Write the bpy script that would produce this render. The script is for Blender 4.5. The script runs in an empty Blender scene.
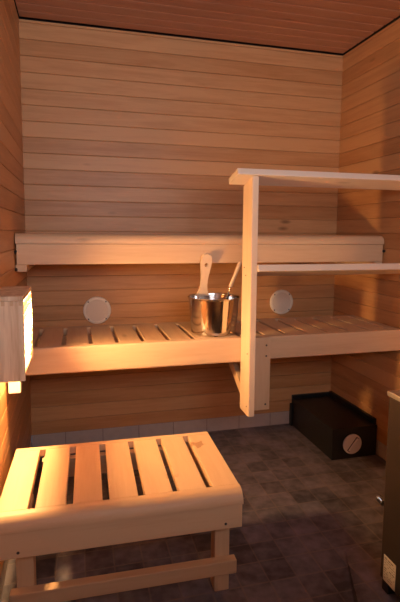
import bpy, bmesh, math, random
from mathutils import Vector, Matrix
random.seed(4)
scene = bpy.context.scene
C = scene.collection
R = math.radians

# ------------------------------------------------------------------ camera
W, H = 1.774, 2.2            # room width, wall height (metres)
FRONT = -2.72                # inner face of the wall behind the camera
cam = bpy.data.objects.new('camera', bpy.data.cameras.new('camera')); C.objects.link(cam)
a, b, r = R(-14.606), R(6.023), R(0.422)
fw = Vector((-math.sin(a)*math.cos(b), math.cos(a)*math.cos(b), -math.sin(b)))
rt = Vector((math.cos(a), math.sin(a), 0)); up = rt.cross(fw)
rt2 = rt*math.cos(r) + up*math.sin(r); up2 = up*math.cos(r) - rt*math.sin(r)
m = Matrix((rt2, up2, -fw)).transposed().to_4x4(); m.translation = (0.2531, -2.5738, 1.1646)
cam.matrix_world = m
cam.data.sensor_fit = 'VERTICAL'; cam.data.sensor_height = 36; cam.data.sensor_width = 36
cam.data.lens = 472.15*36/602
cam.data.shift_y = (283.30-301)/602
cam.data.clip_start = 0.02
scene.camera = cam

# ------------------------------------------------------------------ light and exposure
scene.view_settings.view_transform = 'Standard'; scene.view_settings.look = 'None'
scene.view_settings.gamma = 1; scene.view_settings.use_curve_mapping = False
scene.view_settings.exposure = 0.0
world = bpy.data.worlds.new('world'); scene.world = world; world.use_nodes = True
world.node_tree.nodes['Background'].inputs[0].default_value = (.75, .8, 1, 1)
world.node_tree.nodes['Background'].inputs[1].default_value = 0.12
DOOR_POWER = 33
BULB = 1080
BULB_COLOR = (1, .55, .215)
al = bpy.data.lights.new('doorway_daylight', 'AREA'); al.shape = 'RECTANGLE'; al.size = 1.25; al.size_y = .75
al.energy = DOOR_POWER; al.color = (.93, .92, 1.0)
ao = bpy.data.objects.new('doorway_daylight', al); C.objects.link(ao)
ao.location = (.66, -3.25, 1.45); ao.rotation_euler = (R(90), 0, 0)

# ------------------------------------------------------------------ materials
def mat(name):
    m = bpy.data.materials.new(name); m.use_nodes = True
    nt = m.node_tree
    return m, nt, nt.nodes['Principled BSDF']
def N(nt, t, **kw):
    n = nt.nodes.new(t)
    for k, v in kw.items(): setattr(n, k, v)
    return n
def math_(nt, op, x, y=None, z=None):
    n = N(nt, 'ShaderNodeMath', operation=op)
    for i, v in enumerate((x, y, z)):
        if v is None: continue
        if isinstance(v, (int, float)): n.inputs[i].default_value = v
        else: nt.links.new(v, n.inputs[i])
    return n.outputs[0]
def mixc(nt, fac, A, B, mode='MIX'):
    n = N(nt, 'ShaderNodeMix', data_type='RGBA', blend_type=mode)
    for i, v in ((0, fac), (6, A), (7, B)):
        if isinstance(v, (int, float)): n.inputs[i].default_value = v
        elif isinstance(v, tuple): n.inputs[i].default_value = (*v, 1)
        else: nt.links.new(v, n.inputs[i])
    return n.outputs[2]

def wood(name, light, dark, axis='X', plank=None, phase=0, rough=.5, knots=.5, stain=None, contrast=1.0):
    """axis: grain direction; plank=(coordinate, pitch): tone changes from board to board"""
    m, nt, bs = mat(name)
    L = nt.links.new
    tc = N(nt, 'ShaderNodeTexCoord'); sep = N(nt, 'ShaderNodeSeparateXYZ'); L(tc.outputs['Object'], sep.inputs[0])
    ax = 'XYZ'.index(axis)
    val = {}
    idn = None
    if plank:
        idx = math_(nt, 'FLOOR', math_(nt, 'DIVIDE', math_(nt, 'SUBTRACT', sep.outputs['XYZ'.index(plank[0])], phase), plank[1]))
        wn = N(nt, 'ShaderNodeTexWhiteNoise', noise_dimensions='1D'); L(idx, wn.inputs['W']); idn = wn.outputs['Value']
        shift = math_(nt, 'MULTIPLY', idn, 37.0)
    else:
        oi = N(nt, 'ShaderNodeObjectInfo'); idn = oi.outputs['Random']; shift = math_(nt, 'MULTIPLY', idn, 37.0)
    comb = N(nt, 'ShaderNodeCombineXYZ')
    for i in range(3):
        s = sep.outputs[i]
        if i == ax: s = math_(nt, 'ADD', math_(nt, 'MULTIPLY', s, .07), shift)
        L(s, comb.inputs[i])
    n1 = N(nt, 'ShaderNodeTexNoise'); n1.inputs['Scale'].default_value = 34; n1.inputs['Detail'].default_value = 4; n1.inputs['Distortion'].default_value = .6
    L(comb.outputs[0], n1.inputs['Vector'])
    n2 = N(nt, 'ShaderNodeTexNoise'); n2.inputs['Scale'].default_value = 190; n2.inputs['Detail'].default_value = 2
    L(comb.outputs[0], n2.inputs['Vector'])
    rp = N(nt, 'ShaderNodeValToRGB'); L(n1.outputs['Fac'], rp.inputs[0])
    rp.color_ramp.elements[0].position = .38; rp.color_ramp.elements[1].position = .68
    f = math_(nt, 'ADD', math_(nt, 'MULTIPLY', rp.outputs[0], .62*contrast), math_(nt, 'MULTIPLY', math_(nt, 'SUBTRACT', n2.outputs['Fac'], .45), .7*contrast))
    f = math_(nt, 'MULTIPLY', f, .75)
    if plank: f = math_(nt, 'ADD', f, math_(nt, 'MULTIPLY', math_(nt, 'SUBTRACT', idn, .35), .75*contrast))
    else: f = math_(nt, 'ADD', f, math_(nt, 'MULTIPLY', math_(nt, 'SUBTRACT', idn, .5), .35))
    cl = N(nt, 'ShaderNodeClamp'); L(f, cl.inputs[0])
    col = mixc(nt, cl.outputs[0], light, dark)
    # small knots with a drawn-out halo
    kc = N(nt, 'ShaderNodeCombineXYZ')
    for i in range(3):
        s = sep.outputs[i]
        s = math_(nt, 'MULTIPLY', s, 1.7 if i == ax else 5.0)
        L(s, kc.inputs[i])
    vo = N(nt, 'ShaderNodeTexVoronoi'); vo.inputs['Scale'].default_value = 1.35; L(kc.outputs[0], vo.inputs['Vector'])
    k = N(nt, 'ShaderNodeMapRange'); L(vo.outputs['Distance'], k.inputs[0])
    k.inputs[1].default_value = .035; k.inputs[2].default_value = .10; k.inputs[3].default_value = knots; k.inputs[4].default_value = 0
    col = mixc(nt, k.outputs[0], col, tuple(c*.35 for c in dark))
    if stain:                                   # dried water marks: list of (x, y, radius)
        for (sx, sy, sr, amt) in stain:
            dx = math_(nt, 'SUBTRACT', sep.outputs[0], sx); dy = math_(nt, 'SUBTRACT', sep.outputs[1], sy)
            d = math_(nt, 'SQRT', math_(nt, 'ADD', math_(nt, 'MULTIPLY', dx, dx), math_(nt, 'MULTIPLY', dy, dy)))
            ns = N(nt, 'ShaderNodeTexNoise'); ns.inputs['Scale'].default_value = 42; ns.inputs['Detail'].default_value = 1
            L(tc.outputs['Object'], ns.inputs['Vector'])
            dd = math_(nt, 'ADD', d, math_(nt, 'MULTIPLY', math_(nt, 'SUBTRACT', ns.outputs['Fac'], .5), sr*2.2))
            mr = N(nt, 'ShaderNodeMapRange'); L(dd, mr.inputs[0])
            mr.inputs[1].default_value = sr*.55; mr.inputs[2].default_value = sr*.8; mr.inputs[3].default_value = amt; mr.inputs[4].default_value = 0
            col = mixc(nt, mr.outputs[0], col, (.42, .20, .10))
    L(col, bs.inputs['Base Color'])
    bs.inputs['Roughness'].default_value = rough
    bs.inputs['Specular IOR Level'].default_value = .35
    bp = N(nt, 'ShaderNodeBump'); bp.inputs['Strength'].default_value = .12; bp.inputs['Distance'].default_value = .002
    L(n2.outputs['Fac'], bp.inputs['Height']); L(bp.outputs[0], bs.inputs['Normal'])
    return m
def plain(name, col, rough=.5, metal=0, spec=.5, noise=0, nscale=40):
    m, nt, bs = mat(name)
    if noise:
        tc = N(nt, 'ShaderNodeTexCoord'); n = N(nt, 'ShaderNodeTexNoise'); n.inputs['Scale'].default_value = nscale; n.inputs['Detail'].default_value = 4
        nt.links.new(tc.outputs['Object'], n.inputs['Vector'])
        c = mixc(nt, n.outputs['Fac'], tuple(x*(1-noise) for x in col), tuple(min(1, x*(1+noise)) for x in col))
        nt.links.new(c, bs.inputs['Base Color'])
    else: bs.inputs['Base Color'].default_value = (*col, 1)
    bs.inputs['Roughness'].default_value = rough; bs.inputs['Metallic'].default_value = metal
    bs.inputs['Specular IOR Level'].default_value = spec
    return m
PITCH, PHASE = .0782, 1.797-.0782*22
PL, PD = (.63, .335, .148), (.44, .195, .070)
M = {}
M['wall_x'] = wood('panel_along_back', PL, PD, 'X', ('Z', PITCH), PHASE, .42, .75)
M['wall_y'] = wood('panel_along_side', PL, PD, 'Y', ('Z', PITCH), PHASE, .42, .75)
M['ceil'] = wood('panel_ceiling', (.50, .25, .15), (.36, .155, .085), 'X', ('Y', PITCH), 0, .42, .6)
AL, AD = (.72, .50, .305), (.58, .345, .19)
M['aspen_x'] = wood('aspen_along_x', AL, AD, 'X', rough=.5, knots=.35, contrast=.8)
M['aspen_y'] = wood('aspen_along_y', AL, AD, 'Y', rough=.5, knots=.35, contrast=.8)
M['aspen_z'] = wood('aspen_along_z', AL, AD, 'Z', rough=.5, knots=.3, contrast=.8)
M['stool_y'] = wood('aspen_stool_slats', AL, AD, 'Y', rough=.5, knots=.3, contrast=.8,
                    stain=[(.632, -.105, .030, .75), (.610, -.085, .012, .6), (.50, -.305, .024, .45), (.64, -.40, .01, .4)])
M['fascia_stain'] = wood('aspen_damp_streak', AL, AD, 'X', rough=.5, knots=.2, contrast=.9)
M['rail'] = wood('aspen_rail', (.80, .67, .54), (.70, .53, .40), 'X', rough=.5, knots=.3, contrast=.7)
M['post'] = wood('aspen_post', (.80, .62, .45), (.68, .46, .30), 'Z', rough=.5, knots=.3, contrast=.7)
M['spruce'] = wood('spruce_lamp_box', (.84, .64, .44), (.50, .30, .16), 'Z', rough=.55, knots=.1, contrast=1.7)
M['veneer'] = wood('thin_lamp_slat', (.90, .84, .72), (.84, .76, .62), 'Y', rough=.6, knots=0, contrast=.5)
M['gap_shade'] = plain('gap_shade_black', (.015, .012, .012), .9)
M['steel'] = plain('brushed_steel', (.66, .62, .58), .13, 1)
M['steel_rim'] = plain('steel_rim', (.72, .70, .68), .22, 1)
M['chrome'] = plain('chrome', (.55, .54, .53), .3, 1)
M['screw'] = plain('dark_screw_head', (.05, .035, .03), .5)
M['rubber'] = plain('black_spacer', (.015, .015, .015), .6)
M['skirting'] = plain('skirting_tile', (.50, .42, .38), .35, noise=.12, nscale=30)
M['grout'] = plain('grout', (.30, .24, .21), .8)
M['black_box'] = plain('black_laminate', (.011, .011, .012), .42, noise=.3)
M['heater'] = plain('heater_enamel', (.075, .055, .045), .36, .6, noise=.15, nscale=8)
M['heater_cap'] = plain('heater_cap', (.50, .47, .45), .4, 1)
M['heater_dark'] = plain('heater_inside', (.02, .02, .02), .6)
M['vent_ring'] = plain('cream_disc', (.88, .76, .60), .5)
M['vent_cloth'] = plain('cream_disc_face', (.80, .65, .50), .8, noise=.22, nscale=900)
M['valve'] = plain('valve_metal', (.82, .76, .74), .5, .1)
M['porcelain'] = plain('white_lamp_socket', (.85, .80, .72), .4)
M['plate'] = plain('rating_plate', (.50, .44, .40), .5)
M['ink'] = plain('rating_plate_print', (.13, .11, .10), .6)

m, nt, bs = mat('glowing_bulb')
nt.nodes.remove(bs); em = N(nt, 'ShaderNodeEmission'); em.inputs[0].default_value = (*BULB_COLOR, 1); em.inputs[1].default_value = BULB
nt.links.new(em.outputs[0], nt.nodes['Material Output'].inputs[0]); M['bulb'] = m

# floor tiles 100 x 100 mm
m, nt, bs = mat('slate_floor_tiles'); L = nt.links.new
tc = N(nt, 'ShaderNodeTexCoord'); sep = N(nt, 'ShaderNodeSeparateXYZ'); L(tc.outputs['Object'], sep.inputs[0])
def cell(o, off):
    q = math_(nt, 'DIVIDE', math_(nt, 'SUBTRACT', o, off), .1)
    return math_(nt, 'FLOOR', q), math_(nt, 'ABSOLUTE', math_(nt, 'SUBTRACT', math_(nt, 'FRACT', q), .5))
ix, fx = cell(sep.outputs[0], .06); iy, fy = cell(sep.outputs[1], -.005)
g = math_(nt, 'MAXIMUM', fx, fy)
gr = N(nt, 'ShaderNodeMapRange'); L(g, gr.inputs[0]); gr.inputs[1].default_value = .462; gr.inputs[2].default_value = .482
cb = N(nt, 'ShaderNodeCombineXYZ'); L(ix, cb.inputs[0]); L(iy, cb.inputs[1])
wn = N(nt, 'ShaderNodeTexWhiteNoise'); L(cb.outputs[0], wn.inputs['Vector'])
no = N(nt, 'ShaderNodeTexNoise'); no.inputs['Scale'].default_value = 26; no.inputs['Detail'].default_value = 6; L(tc.outputs['Object'], no.inputs['Vector'])
no2 = N(nt, 'ShaderNodeTexNoise'); no2.inputs['Scale'].default_value = 7; no2.inputs['Detail'].default_value = 3; L(tc.outputs['Object'], no2.inputs['Vector'])
f = math_(nt, 'ADD', math_(nt, 'MULTIPLY', wn.outputs['Value'], .28), math_(nt, 'ADD', math_(nt, 'MULTIPLY', math_(nt, 'SUBTRACT', no.outputs['Fac'], .35), .8), math_(nt, 'MULTIPLY', math_(nt, 'SUBTRACT', no2.outputs['Fac'], .35), 1.0)))
rp = N(nt, 'ShaderNodeValToRGB'); L(f, rp.inputs[0]); rp.color_ramp.elements[0].position = .12; rp.color_ramp.elements[1].position = .85
c = mixc(nt, rp.outputs[0], (.046, .047, .062), (.235, .22, .275))
c = mixc(nt, math_(nt, 'MULTIPLY', gr.outputs[0], math_(nt, 'MULTIPLY', no2.outputs['Fac'], .9)), c, (.22, .18, .17))
L(c, bs.inputs['Base Color'])
bs.inputs['Roughness'].default_value = .5; bs.inputs['Specular IOR Level'].default_value = .4
hh = math_(nt, 'SUBTRACT', math_(nt, 'MULTIPLY', no.outputs['Fac'], .5), math_(nt, 'MULTIPLY', gr.outputs[0], .8))
bp = N(nt, 'ShaderNodeBump'); bp.inputs['Strength'].default_value = .35; bp.inputs['Distance'].default_value = .003; L(hh, bp.inputs['Height']); L(bp.outputs[0], bs.inputs['Normal'])
M['floor'] = m

# damp streak on the right half of the lower bench front
m = M['fascia_stain']; nt = m.node_tree; bs = nt.nodes['Principled BSDF']; L = nt.links.new
src = bs.inputs['Base Color'].links[0].from_socket
tc = N(nt, 'ShaderNodeTexCoord'); mp = N(nt, 'ShaderNodeMapping'); L(tc.outputs['Object'], mp.inputs[0])
mp.inputs['Scale'].default_value = (6, 1, 34); ns = N(nt, 'ShaderNodeTexNoise'); ns.inputs['Scale'].default_value = 1; ns.inputs['Detail'].default_value = 3; L(mp.outputs[0], ns.inputs['Vector'])
sp = N(nt, 'ShaderNodeSeparateXYZ'); L(tc.outputs['Object'], sp.inputs[0])
dz = math_(nt, 'DIVIDE', math_(nt, 'SUBTRACT', sp.outputs[2], .672), .012); dx = math_(nt, 'DIVIDE', math_(nt, 'SUBTRACT', sp.outputs[0], 1.20), .11)
q = math_(nt, 'EXPONENT', math_(nt, 'MULTIPLY', math_(nt, 'ADD', math_(nt, 'MULTIPLY', dz, dz), math_(nt, 'MULTIPLY', dx, dx)), -1))
fac = math_(nt, 'MULTIPLY', math_(nt, 'MULTIPLY', q, ns.outputs['Fac']), 1.1)
L(mixc(nt, fac, src, (.25, .15, .10)), bs.inputs['Base Color'])

# ------------------------------------------------------------------ mesh helpers
def box(bm, x0, x1, y0, y1, z0, z1, bev=0, seg=2, M_=None):
    t = bmesh.new(); bmesh.ops.create_cube(t, size=1)
    for v in t.verts:
        v.co = Vector(((x0+x1)/2+v.co.x*(x1-x0), (y0+y1)/2+v.co.y*(y1-y0), (z0+z1)/2+v.co.z*(z1-z0)))
    if bev: bmesh.ops.bevel(t, geom=t.edges[:]+t.verts[:], offset=bev, segments=seg, profile=.5, affect='EDGES')
    merge(bm, t, M_)
def merge(bm, t, M_=None):
    if M_ is not None: t.transform(M_)
    me = bpy.data.meshes.new('tmp'); t.to_mesh(me); bm.from_mesh(me); bpy.data.meshes.remove(me); t.free()
def extrude(bm, prof, axis, a0, a1, M_=None, bev=0):
    """closed 2D profile swept along an axis; profile pairs are (y,z) for X, (x,z) for Y, (x,y) for Z"""
    t = bmesh.new()
    def P(p, s): return {'X': (s, p[0], p[1]), 'Y': (p[0], s, p[1]), 'Z': (p[0], p[1], s)}[axis]
    A = [t.verts.new(P(p, a0)) for p in prof]; B = [t.verts.new(P(p, a1)) for p in prof]
    n = len(prof)
    for i in range(n): t.faces.new((A[i], A[(i+1) % n], B[(i+1) % n], B[i]))
    t.faces.new(A[::-1]); t.faces.new(B)
    bmesh.ops.recalc_face_normals(t, faces=t.faces)
    merge(bm, t, M_)
def lathe(bm, prof, seg=48, M_=None, closed=False):
    """profile (radius, z) round Z"""
    t = bmesh.new(); rings = []
    for (rr, z) in prof:
        if rr < 1e-6: rings.append([t.verts.new((0, 0, z))])
        else: rings.append([t.verts.new((rr*math.cos(2*math.pi*i/seg), rr*math.sin(2*math.pi*i/seg), z)) for i in range(seg)])
    for A, B in zip(rings, rings[1:]):
        for i in range(seg):
            j = (i+1) % seg
            vs = [A[i % len(A)], A[j % len(A)], B[j % len(B)], B[i % len(B)]]
            u = []
            for v in vs:
                if v not in u: u.append(v)
            if len(u) > 2: t.faces.new(u)
    bmesh.ops.recalc_face_normals(t, faces=t.faces)
    for f_ in t.faces: f_.smooth = True
    merge(bm, t, M_)
def tube(bm, p0, p1, r0, r1=None, seg=14):
    p0, p1 = Vector(p0), Vector(p1); r1 = r0 if r1 is None else r1
    d = p1-p0; q = d.to_track_quat('Z', 'Y').to_matrix().to_4x4(); q.translation = p0
    lathe(bm, [(0, 0), (r0*.8, 0), (r0, min(.002, d.length*.2)), (r1, d.length-min(.002, d.length*.2)), (r1*.8, d.length), (0, d.length)], seg, q)
def obj(name, bm, m, parent=None, smooth=False, label=None):
    me = bpy.data.meshes.new(name)
    bmesh.ops.recalc_face_normals(bm, faces=bm.faces)
    bm.to_mesh(me); bm.free()
    for mm in (m if isinstance(m, list) else [m]): me.materials.append(mm)
    if smooth:
        me.polygons.foreach_set('use_smooth', [True]*len(me.polygons))
        me.set_sharp_from_angle(angle=R(40))
    o = bpy.data.objects.new(name, me); C.objects.link(o)
    if parent: o.parent = parent
    if label: o['label'] = label
    return o
def thing(name, label, cat, loc=(0, 0, 0), rz=0, group=None):
    o = bpy.data.objects.new(name, None); C.objects.link(o); o.empty_display_size = .05
    o.location = loc; o.rotation_euler = (0, 0, rz); o['label'] = label; o['category'] = cat
    if group: o['group'] = group
    return o
def struct(name, bm, m):
    o = obj(name, bm, m); o['kind'] = 'structure'; return o
def quickbox(name, parent, m, *dims, bev=.0015, label=None):
    bm = bmesh.new(); box(bm, *dims, bev=bev); return obj(name, bm, m, parent, label=label)

# ------------------------------------------------------------------ the room
TH = .06
def plank_profile(lo, hi, phase, pitch, g=.0016, d=.007, ch=.0022, cd=.0018):
    """outline (depth, coordinate) of tongue-and-groove boards; depth 0 is the face, negative goes into the wall"""
    cuts = []; k = math.ceil((lo-phase)/pitch)
    while phase+k*pitch < hi-.004:
        if phase+k*pitch > lo+.004: cuts.append(phase+k*pitch)
        k += 1
    pts = [(0, lo)]
    for c_ in cuts:
        pts += [(0, c_-g/2-ch), (-cd, c_-g/2), (-d, c_-g/2), (-d, c_+g/2), (-cd, c_+g/2), (0, c_+g/2+ch)]
    pts += [(0, hi), (-TH, hi), (-TH, lo)]
    return pts
Z0 = .085
bm = bmesh.new(); extrude(bm, [(-d, z) for d, z in plank_profile(Z0, H, PHASE, PITCH)], 'X', 0, W); struct('wall_back', bm, M['wall_x'])
bm = bmesh.new(); extrude(bm, plank_profile(Z0, H, PHASE, PITCH), 'Y', FRONT, TH); struct('wall_left', bm, M['wall_y'])
bm = bmesh.new(); extrude(bm, [(W-d, z) for d, z in plank_profile(Z0, H, PHASE, PITCH)], 'Y', FRONT, TH); struct('wall_right', bm, M['wall_y'])
# front wall with an unseen doorway, widened to let in more light
bm = bmesh.new()
prof = [(FRONT-.001+d, z) for d, z in plank_profile(0, H, PHASE, PITCH)]
extrude(bm, prof, 'X', 1.30, W+TH)
extrude(bm, [(FRONT-.001+d, z) for d, z in plank_profile(2.05, H, PHASE, PITCH)], 'X', -TH, 1.30)
extrude(bm, prof, 'X', -TH, 0.02)
struct('wall_front', bm, M['wall_x'])
bm = bmesh.new(); box(bm, .022, 1.298, FRONT-.05, FRONT-.01, .004, 1.25, bev=.003); box(bm, .022, 1.298, FRONT-.05, FRONT-.01, 1.98, 2.048, bev=.003)  # added unseen door; its solid lower panel blocks daylight from the stool front
for x in (.022, 1.228): box(bm, x, x+.07, FRONT-.05, FRONT-.01, 1.2505, 1.9795, bev=.003)
struct('added_door_1', bm, M['aspen_z'])
bm = bmesh.new(); box(bm, -.10, W+.10, FRONT-.10, .10, -.08, 0); struct('floor', bm, M['floor'])
GAP = .008
bm = bmesh.new(); extrude(bm, [(y, H+GAP+.0-d) for d, y in plank_profile(FRONT-.08, -.010, 0, PITCH, g=.003, ch=.005, cd=.003)], 'X', 0.004, W-.007); struct('ceiling', bm, M['ceil'])
bm = bmesh.new(); box(bm, -.08, W+.08, FRONT-.1, .08, H+GAP+TH, H+GAP+TH+.03)
box(bm, -.08, W+.08, .045, .08, H, H+GAP+TH); box(bm, W+.045, W+.08, FRONT-.1, .045, H, H+GAP+TH); box(bm, -.08, -.03, FRONT-.1, .045, H, H+GAP+TH)
struct('gap_shade_backing', bm, M['gap_shade'])  # black backing, the shade of the ceiling gap put into its colour

# skirting tiles below the panelling, set back a little
def skirting(name, axis, lo, hi, face, sign, phase):
    bm = bmesh.new(); bg = bmesh.new()
    k = math.floor((lo-phase)/.2); 
    while phase+k*.2 < hi:
        s0, s1 = max(lo, phase+k*.2+.002), min(hi, phase+(k+1)*.2-.002)
        if s1 > s0+.003:
            f0, f1 = sorted((face, face+sign*.02))
            if axis == 'X': box(bm, s0, s1, f0, f1, .004, Z0-.004, bev=.0015)
            else: box(bm, f0, f1, s0, s1, .004, Z0-.004, bev=.0015)
        k += 1
    f0, f1 = sorted((face+sign*.002, face+sign*.05))
    n0 = len(bm.faces)
    if axis == 'X': box(bm, lo, hi, f0, f1, 0, Z0)
    else: box(bm, f0, f1, lo, hi, 0, Z0)
    bm.faces.ensure_lookup_table()
    for f_ in bm.faces[n0:]: f_.material_index = 1
    o = obj(name, bm, [M['skirting'], M['grout']]); o['kind'] = 'structure'
skirting('baseboard_back', 'X', 0, W, .003, 1, .173)
skirting('baseboard_right', 'Y', FRONT, 0, W+.003, 1, -.10)
skirting('baseboard_left', 'Y', FRONT, 0, -.003, -1, -.10)
# low tiled fall of the floor under the heater
bm = bmesh.new()
t = bmesh.new()
pts = [(1.186, -1.125), (W, -1.06), (W, FRONT), (.70, FRONT), (1.075, -1.38)]
A = [t.verts.new((x, y, 0)) for x, y in pts]; B = [t.verts.new((x+.006, y-.004, z)) for (x, y), z in zip(pts, (.002, .002, .03, .03, .022))]
n = len(pts)
for i in range(n): t.faces.new((A[i], A[(i+1) % n], B[(i+1) % n], B[i]))
t.faces.new(A[::-1]); t.faces.new(B); merge(bm, t)
struct('trim_2', bm, M['floor'])

# ------------------------------------------------------------------ benches
def nosing_profile(yf, yb, z1, z0, rad, seg=10):
    pts = [(yb, z1)]
    for i in range(seg+1):
        an = math.pi/2*i/seg
        pts.append((yf+rad-rad*math.sin(an), z1-rad+rad*math.cos(an)))
    if z1-rad > z0+1e-4: pts.append((yf, z0))
    pts.append((yb, z0))
    return pts
def screw(parent, x, y, z, n=(0, -1, 0), rr=.0042, label=None):
    bm = bmesh.new(); p = Vector((x, y, z)); n = Vector(n)
    tube(bm, p-n*.004, p+n*.0012, rr, seg=12)
    return obj('screw', bm, M['screw'], parent)

E = .004   # clearance from the walls
ub = thing('upper_bench', 'high pale wooden bench with rounded front edge spanning the back wall', 'bench', (W/2, -.235, 1.0))
def loc(o, x, y, z):  # builds parts in world metres, then drops them into the thing's own frame
    pass
def part(name, bm, m, parent, smooth=False, label=None):
    bmesh.ops.translate(bm, verts=bm.verts, vec=-Vector(parent.location)) if abs(parent.rotation_euler.z) < 1e-9 else None
    return obj(name, bm, m, parent, smooth, label)
def pbox(name, parent, m, *d, bev=.0015, label=None):
    bm = bmesh.new(); box(bm, *d, bev=bev); return part(name, bm, m, parent, label=label)
def pscrew(parent, x, y, z, n=(0, -1, 0), rr=.0042):
    bm = bmesh.new(); p = Vector((x, y, z)); n = Vector(n); tube(bm, p-n*.004, p+n*.0012, rr, seg=12)
    return part('screw', bm, M['screw'], parent)
bm = bmesh.new(); extrude(bm, nosing_profile(-.472, -.40, 1.160, 1.117, .034), 'X', E, W-E); part('nosing', bm, M['aspen_x'], ub, True)
pbox('fascia', ub, M['aspen_x'], E+.003, W-E-.003, -.468, -.440, 1.028, 1.1155, bev=.002)
for k in range(16):
    x0 = .012+k*.1095
    pbox('slat', ub, M['aspen_y'], x0, x0+.091, -.398, -.060, 1.134, 1.160, bev=.003)
pbox('rear_strip', ub, M['aspen_x'], E, W-E, -.056, -.012, 1.134, 1.160)
pbox('bearer', ub, M['aspen_x'], E, W-E, -.12, -.075, 1.06, 1.1335)
pbox('bearer', ub, M['aspen_x'], E, W-E, -.43, -.39, 1.06, 1.111)
pbox('wall_batten', ub, M['aspen_y'], .001, .046, -.458, -.012, .998, 1.0275, label='short batten under the left end of the bench')
pbox('wall_batten', ub, M['aspen_y'], W-.046, W-.001, -.458, -.012, .998, 1.0275, label='short batten under the right end of the bench')
for x in (-.0, W-.0):
    s = 1 if x == 0 else -1
    for z in (1.082, 1.008):
        if z < 1.02 and s < 0: continue
        bm = bmesh.new(); tube(bm, (x+s*.0005, -.474, z), (x+s*.010, -.474, z), .0075, seg=10); part('spacer', bm, M['rubber'], ub, label='small black spacer at the bench end')

lb = thing('lower_bench', 'lower slatted wooden bench with deep front board, steel pail on top', 'bench', (W/2, -.44, .60))
ZT = .71
pbox('fascia', lb, M['aspen_x'], E, 1.0, -.650, -.610, .601, ZT, bev=.007, label='left length of the front board, lit orange')
pbox('fascia', lb, M['fascia_stain'], 1.0, W-E, -.6495, -.610, .607, ZT, bev=.005, label='right length of the front board with a dark water streak')
edges = [.084+.1087*k for k in range(17)]
prev = E
for k, e in enumerate(edges[:16]):
    pbox('slat', lb, M['aspen_y'], prev, e-.0085, -.609, -.262, ZT-.027, ZT-.001, bev=.003); prev = e+.0085
pbox('slat', lb, M['aspen_y'], prev, W-E, -.609, -.262, ZT-.027, ZT-.001, bev=.003)
pbox('rear_strip', lb, M['aspen_x'], E, W-E, -.261, -.215, ZT-.06, ZT-.001, bev=.003)
pbox('bearer', lb, M['aspen_x'], E, W-E, -.609, -.575, .62, ZT-.028)
pbox('bearer', lb, M['aspen_x'], E, W-E, -.32, -.28, .62, ZT-.028)
pbox('wall_batten', lb, M['aspen_y'], .001, .04, -.54, -.22, .575, .6195)
pbox('wall_batten', lb, M['aspen_y'], W-.04, W-.001, -.54, -.22, .575, .6195)
pl = pbox('joint_plate', lb, M['aspen_z'], .9685, 1.074, -.672, -.6505, .382, .7115, bev=.002, label='upright board screwed over the joint of the front boards')
for z in (.676, .628, .408): pscrew(lb, 1.054, -.672, z)
# slanting brace from the post up to the underside of the bench
bm = bmesh.new()
extrude(bm, [(-.649, .450), (-.649, .500), (-.474, .6005), (-.42, .6005), (-.42, .575)], 'X', .945, .967); part('brace', bm, M['aspen_z'], lb)

rl = thing('railing', 'wooden guard railing with upright post and two sloping rails before the benches', 'railing', (.955, -.70, .393))
bm = bmesh.new()
t = bmesh.new(); bmesh.ops.create_cube(t, size=1)
for v in t.verts:
    y = -.705+v.co.y*.11
    v.co = Vector((.955+v.co.x*.027, y, .392 if v.co.z < 0 else 1.3985-(y+.77)*.27))
bmesh.ops.bevel(t, geom=t.edges[:], offset=.002, segments=2, affect='EDGES'); merge(bm, t); part('post', bm, M['post'], rl, label='tall upright post, orange lit on its left side')
def rail(name, x0, x1, zfb, th, yf=-.772, w=.117, slope=.27):
    an = -math.atan(slope)
    bm = bmesh.new(); box(bm, x0, x1, 0, w, 0, th, bev=.003, M_=Matrix.Translation((0, yf, zfb)) @ Matrix.Rotation(an, 4, 'X'))
    return part(name, bm, M['rail'], rl)
rail('handrail', .874, W-.003, 1.3995, .026)
rail('guard_rail', .9695, W-.003, 1.012, .029)
for z in (1.022, .99): pscrew(rl, .9405, -.70+(.02 if z > 1 else 0), z, (-1, 0, 0), .0025)
for (z, y) in ((.66, -.735), (.43, -.735)): pscrew(rl, .9405, y, z, (-1, 0, 0), .0025)

# ------------------------------------------------------------------ stool
st = thing('low_step_stool', 'low slatted wooden step stool with rounded front edge and cross bar, front left', 'stool', (.034, -.880, 0), R(-1.2))
SW, ST = .690, .41
pitch = (SW+.0195)/7
for k in range(7):
    x0 = k*pitch
    bm = bmesh.new(); box(bm, x0, x0+pitch-.0195, -.392, -.024, ST-.027, ST, bev=.0025)
    obj('slat', bm, M['stool_y'], st, label='slat with dark dried water marks' if k == 6 else None)
quickbox('rear_strip', st, M['aspen_x'], 0, SW, -.0235, 0, ST-.027, ST-.0005, bev=.002)
bm = bmesh.new(); extrude(bm, nosing_profile(-.437, -.3925, ST, .3705, .036), 'X', 0, SW); obj('nosing', bm, M['aspen_x'], st, True)
quickbox('fascia', st, M['aspen_x'], .002, SW-.001, -.431, -.405, .2955, .3700, bev=.002)
for x in (.060, SW-.052): screw(st, x, -.431, .312)
quickbox('rear_apron', st, M['aspen_x'], .09, SW-.09, -.058, -.032, .315, .3825)
quickbox('side_apron', st, M['aspen_y'], .010, .034, -.404, -.012, .315, .3825)
quickbox('side_apron', st, M['aspen_y'], SW-.079, SW-.055, -.404, -.012, .315, .3825)
for x0 in (.0345, SW-.052):
    for y0, y1 in ((-.312, -.262),):
        quickbox('leg', st, M['aspen_z'], x0, x0+.050, y0, y1, 0, .3825, bev=.003)
quickbox('stretcher', st, M['aspen_x'], .018, SW+.014, -.343, -.3125, .078, .124, bev=.003, label='long cross bar between the front legs')

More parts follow.
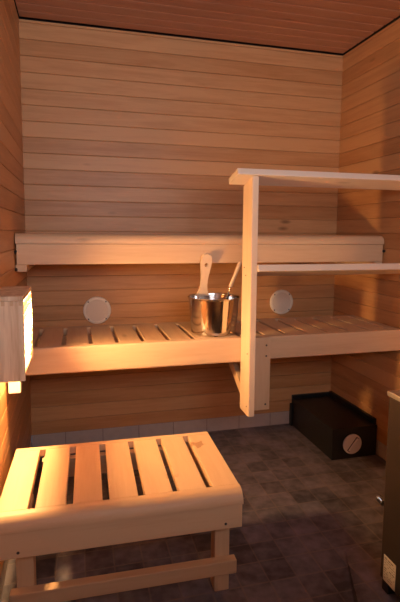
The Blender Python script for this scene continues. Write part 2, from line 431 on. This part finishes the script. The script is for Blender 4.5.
# ------------------------------------------------------------------ wall lamp
wl = thing('slatted_wall_lamp', 'glowing pale wooden box lamp with slatted side on the left wall', 'lamp', (0, -.97, .76))
LY0, LY1, LX, LZ0, LZ1 = -1.115, -.842, .0965, .722, .978
pbox('front_board', wl, M['spruce'], .002, LX, LY0, LY0+.014, LZ0, LZ1-.0145, bev=.001)
pbox('rear_board', wl, M['spruce'], .002, LX, LY1-.014, LY1, LZ0, LZ1-.0145, bev=.001)
pbox('top_board', wl, M['spruce'], .002, LX, LY0, LY1, LZ1-.014, LZ1, bev=.001)
bm = bmesh.new()
for x in (.010, .036, .060, .084): box(bm, x, x+.010, LY0-.0006, LY0+.004, LZ1-.028, LZ1-.0145)
part('finger_joint', bm, M['aspen_y'], wl)
nsl = 12
for k in range(nsl):
    z = LZ0+.012+k*(LZ1-.022-LZ0-.008)/(nsl-1)
    bm = bmesh.new(); box(bm, -.006, .006, LY0+.0145, LY1-.0145, -.0010, .0010, M_=Matrix.Translation((LX-.009, 0, z)) @ Matrix.Rotation(R(14), 4, 'Y'))
    part('louvre', bm, M['veneer'], wl)
pbox('corner_strip', wl, M['spruce'], LX-.006, LX+.0005, LY1-.020, LY1-.0145, LZ0, LZ1-.0145, bev=.0005)
# socket and bulb
BC = Vector((.052, -.905, .880))
bm = bmesh.new(); lathe(bm, [(0, 0), (.045, 0), (.045, .012), (.030, .018), (.026, .024), (0, .024)], 32, Matrix.Translation((.0005, -.905, .880)) @ Matrix.Rotation(R(90), 4, 'Y'))
part('socket', bm, M['porcelain'], wl)
t = bmesh.new(); bmesh.ops.create_icosphere(t, subdivisions=3, radius=1); t.transform(Matrix.Diagonal((.032, .044, .040, 1)))
bm = bmesh.new(); merge(bm, t, Matrix.Translation(BC)); part('bulb', bm, M['bulb'], wl, True, label='glowing bulb inside the slatted box')
pbox('mounting_block', wl, M['porcelain'], .009, .050, -.8415, -.800, .596, .760, bev=.003, label='pale block showing below the lamp box')

# ------------------------------------------------------------------ round discs on the back wall
def disc(x, z, label):
    o = thing('round_wall_vent', label, 'vent', (x, 0, z), 0, 'round cream discs on the back wall')
    Mx = Matrix.Rotation(R(90), 4, 'X')
    bm = bmesh.new(); lathe(bm, [(.0, .001), (.0735, .001), (.0735, .010), (.071, .013), (.060, .014), (.058, .0125), (.058, .008), (0, .008)], 56, Mx); obj('rim', bm, M['vent_ring'], o, True)
    bm = bmesh.new(); lathe(bm, [(0, .0085), (.0575, .0085), (.0575, .0118), (0, .0122)], 48, Mx); obj('cloth_face', bm, M['vent_cloth'], o, True)
    for k in range(4):
        an = R(45+90*k)
        bm = bmesh.new(); tube(bm, (.0655*math.cos(an), -.010, .0655*math.sin(an)), (.0655*math.cos(an), -.0148, .0655*math.sin(an)), .004, seg=10)
        obj('screw', bm, M['screw'], o)
disc(.352, .750, 'round cream disc on back wall at left, above slatted bench near lamp')
disc(1.423, .763, 'round cream disc on back wall at right, behind the railing')

# ------------------------------------------------------------------ pail and ladle
PX, PY = .859, -.505
pa = thing('steel_pail', 'shiny round steel sauna pail with paddle-shaped wooden handle on lower bench', 'pail', (PX, PY, ZT))
bm = bmesh.new()
lathe(bm, [(0, .0005), (.098, .0005), (.1035, .004), (.1045, .012), (.1175, .160), (.122, .1635), (.1225, .167), (.119, .1685), (.1160, .166), (.1150, .160), (.1020, .012), (.100, .006), (0, .006)], 72)
obj('body', bm, M['steel'], pa, True)
# paddle: outline in X-Z, with a round hole
def paddle():
    cl = [(-.029, 0), (-.027, .012), (-.020, .028), (-.0165, .050), (-.0165, .075), (-.0185, .100), (-.0225, .125), (-.0255, .150), (-.026, .168), (-.0235, .184), (-.016, .195), (-.006, .199)]
    out = cl + [(-x, z) for x, z in cl[::-1]]
    t = bmesh.new()
    hole = [(.0085*math.cos(2*math.pi*i/16), .150+.0095*math.sin(2*math.pi*i/16)) for i in range(16)]
    # front and back faces by triangulated fill between outline and hole
    for y in (-.0075, .0075):
        vo_ = [t.verts.new((x, y, z)) for x, z in out]; vh = [t.verts.new((x, y, z)) for x, z in hole]
        es = [t.edges.new((vo_[i], vo_[(i+1) % len(vo_)])) for i in range(len(vo_))] + [t.edges.new((vh[i], vh[(i+1) % 16])) for i in range(16)]
        bmesh.ops.triangle_fill(t, use_beauty=True, use_dissolve=False, edges=es)
        if y < 0: a_o, a_h = vo_, vh
        else: b_o, b_h = vo_, vh
    for A_, B_ in ((a_o, b_o), (a_h, b_h)):
        for i in range(len(A_)): t.faces.new((A_[i], A_[(i+1) % len(A_)], B_[(i+1) % len(A_)], B_[i]))
    bmesh.ops.recalc_face_normals(t, faces=t.faces)
    return t
t = paddle(); bm = bmesh.new(); merge(bm, t, Matrix.Translation((-.027, .104, .160)) @ Matrix.Rotation(R(27), 4, 'X') @ Matrix.Rotation(R(-2), 4, 'Y') @ Matrix.Diagonal((.98, 1, 1.15, 1)))
hd = obj('handle', bm, M['post'], pa, label='flat pale wooden handle with a round hole')
bm = bmesh.new(); box(bm, -.036, .010, .104, .1075, .135, .160, bev=.001); obj('bracket', bm, M['steel_rim'], hd)
# ladle standing in the pail
la = thing('ladle', 'small ladle with turned wooden grip leaning out of the steel pail', 'ladle', (.925, -.470, .735))
p_top = Vector((.986, -.505, 1.038)); p_neck = Vector((.939, -.497, .917)); p_low = Vector((.925, -.475, .835)); p_end = Vector((.918, -.475, .775))
o_ = Vector(la.location)
bm = bmesh.new(); d = (p_top-p_neck); q = d.to_track_quat('Z', 'Y').to_matrix().to_4x4(); q.translation = p_neck-o_
lathe(bm, [(0, 0), (.0075, .001), (.0090, .012), (.0085, .05), (.0095, .09), (.0090, .120), (.006, .1265), (0, .128)], 20, q); obj('grip', bm, M['post'], la, True, label='turned wooden grip')
bm = bmesh.new(); tube(bm, p_low-o_, p_neck-o_, .0042, seg=12); tube(bm, p_end-o_, p_low-o_+Vector((.001, 0, .003)), .0042, seg=12)
lathe(bm, [(0, -.003), (.006, -.003), (.0075, 0), (.0075, .012), (.005, .014), (0, .014)], 16, Matrix.Translation(p_neck-o_) @ d.to_track_quat('Z', 'Y').to_matrix().to_4x4() @ Matrix.Translation((0, 0, -.010)))
obj('shaft', bm, M['steel'], la, True, label='steel shaft')
bm = bmesh.new(); lathe(bm, [(0, -.026), (.018, -.022), (.029, -.008), (.033, .010), (.0318, .010), (.027, -.007), (.017, -.0205), (0, -.0245)], 32, Matrix.Translation((-.035, -.005, .020)))
obj('bowl', bm, M['steel'], la, True, label='round steel bowl inside the pail')

# ------------------------------------------------------------------ black box in the corner
X0, YF = 1.509, -.487
bx = thing('black_floor_box', 'low black box against the right wall, round grey valve on its end', 'box', ((X0+W)/2, -.24, 0))
pbox('body', bx, M['black_box'], X0, W-.004, YF, -.001, .0005, .166, bev=.002)
bm = bmesh.new()
box(bm, X0, W-.002, -.016, -.001, .166, .186, bev=.001); box(bm, W-.018, W-.002, YF+.012, -.016, .166, .196, bev=.001)
part('upstand', bm, M['black_box'], bx, label='raised black lip along the walls')
pbox('flange', bx, M['black_box'], X0-.012, X0-.0002, -.03, -.001, .0005, .135, bev=.001)
vy = YF
bm = bmesh.new(); lathe(bm, [(0, 0), (.046, 0), (.052, .006), (.053, .014), (.049, .018), (0, .0185)], 48, Matrix.Translation((1.618, vy, .083)) @ Matrix.Rotation(R(90), 4, 'X'))
bm2 = bmesh.new(); box(bm2, -.043, .043, -.0085, .0085, -.0008, .0006, M_=Matrix.Translation((1.618, vy-.0185, .083)) @ Matrix.Rotation(R(90), 4, 'X') @ Matrix.Rotation(R(52), 4, 'Z')); part('dark_border', bm2, M['screw'], bx)  # flat dark strip laid on the disc, bordering the raised bar
v = part('valve', bm, M['valve'], bx, True, label='round grey metal valve disc')
bm = bmesh.new(); box(bm, -.040, .040, -.0045, .0045, 0, .010, bev=.002, M_=Matrix.Translation((1.618, vy-.018, .083)) @ Matrix.Rotation(R(90), 4, 'X') @ Matrix.Rotation(R(52), 4, 'Z'))
part('grip_bar', bm, M['valve'], bx, label='raised bar across the valve')

# ------------------------------------------------------------------ heater
HX, HY1, HY0, HX1 = 1.190, -1.335, -1.735, 1.60
ht = thing('sauna_heater', 'tall dark metal heater with rating plate, at right edge of the room', 'heater', (HX, HY1, 0))
pbox('casing', ht, M['heater'], HX, HX1, HY0, HY1, .056, .663, bev=.004)
bm = bmesh.new()
box(bm, HX-.004, HX1+.004, HY1-.02, HY1+.004, .6635, .679, bev=.002); box(bm, HX-.004, HX1+.004, HY0-.004, HY0+.02, .6635, .679, bev=.002)
box(bm, HX-.004, HX+.02, HY0+.02, HY1-.02, .6635, .679, bev=.002); box(bm, HX1-.02, HX1+.004, HY0+.02, HY1-.02, .6635, .679, bev=.002)
part('top_rim', bm, M['heater_cap'], ht, label='bright metal rim round the top')
bm = bmesh.new()
for k in range(11): box(bm, HX+.035+k*.034, HX+.040+k*.034, HY0+.02, HY1-.02, .667, .673)
part('grate', bm, M['heater_dark'], ht)
for x in (HX+.004, HX1-.034):
    for y in (HY1-.038, HY0+.008): pbox('foot', ht, M['heater_dark'], x, x+.03, y, y+.03, .0125, .0555, bev=.002)
pt = pbox('rating_plate', ht, M['plate'], HX-.0012, HX-.0001, HY1-.076, HY1-.018, .060, .146, bev=0, label='small pale rating plate near the floor')
bm = bmesh.new(); random.seed(8)
y_hi = HY1-.022
for k in range(9):
    z = .139-k*.0083; x1 = HX-.0012
    yy = y_hi
    while yy > HY1-.070:
        l = random.choice((.004, .007, .010)); 
        if k in (0, 4): l = .012
        box(bm, x1-.0003, x1+.0002, max(yy-l, HY1-.072), yy, z-(.0035 if k in (0, 4) else .002), z); yy -= l+random.choice((.002, .004, .012))
part('print', bm, M['ink'], ht, label='rows of small dark print')
# threaded fitting on the back of the heater
bm = bmesh.new()
base = Vector((HX+.004, HY1+.006, .303))
Mf = Matrix.Translation(base) @ Matrix.Rotation(R(-82), 4, 'X') @ Matrix.Rotation(R(0), 4, 'Y')
prof_ = [(0, 0), (.009, 0)]
for k in range(4): prof_ += [(.009, .003+k*.006), (.0065, .006+k*.006)]
prof_ += [(.008, .028), (.0, .029)]
lathe(bm, prof_, 20, Mf); part('threaded_fitting', bm, M['chrome'], ht, True, label='small ribbed chrome fitting')
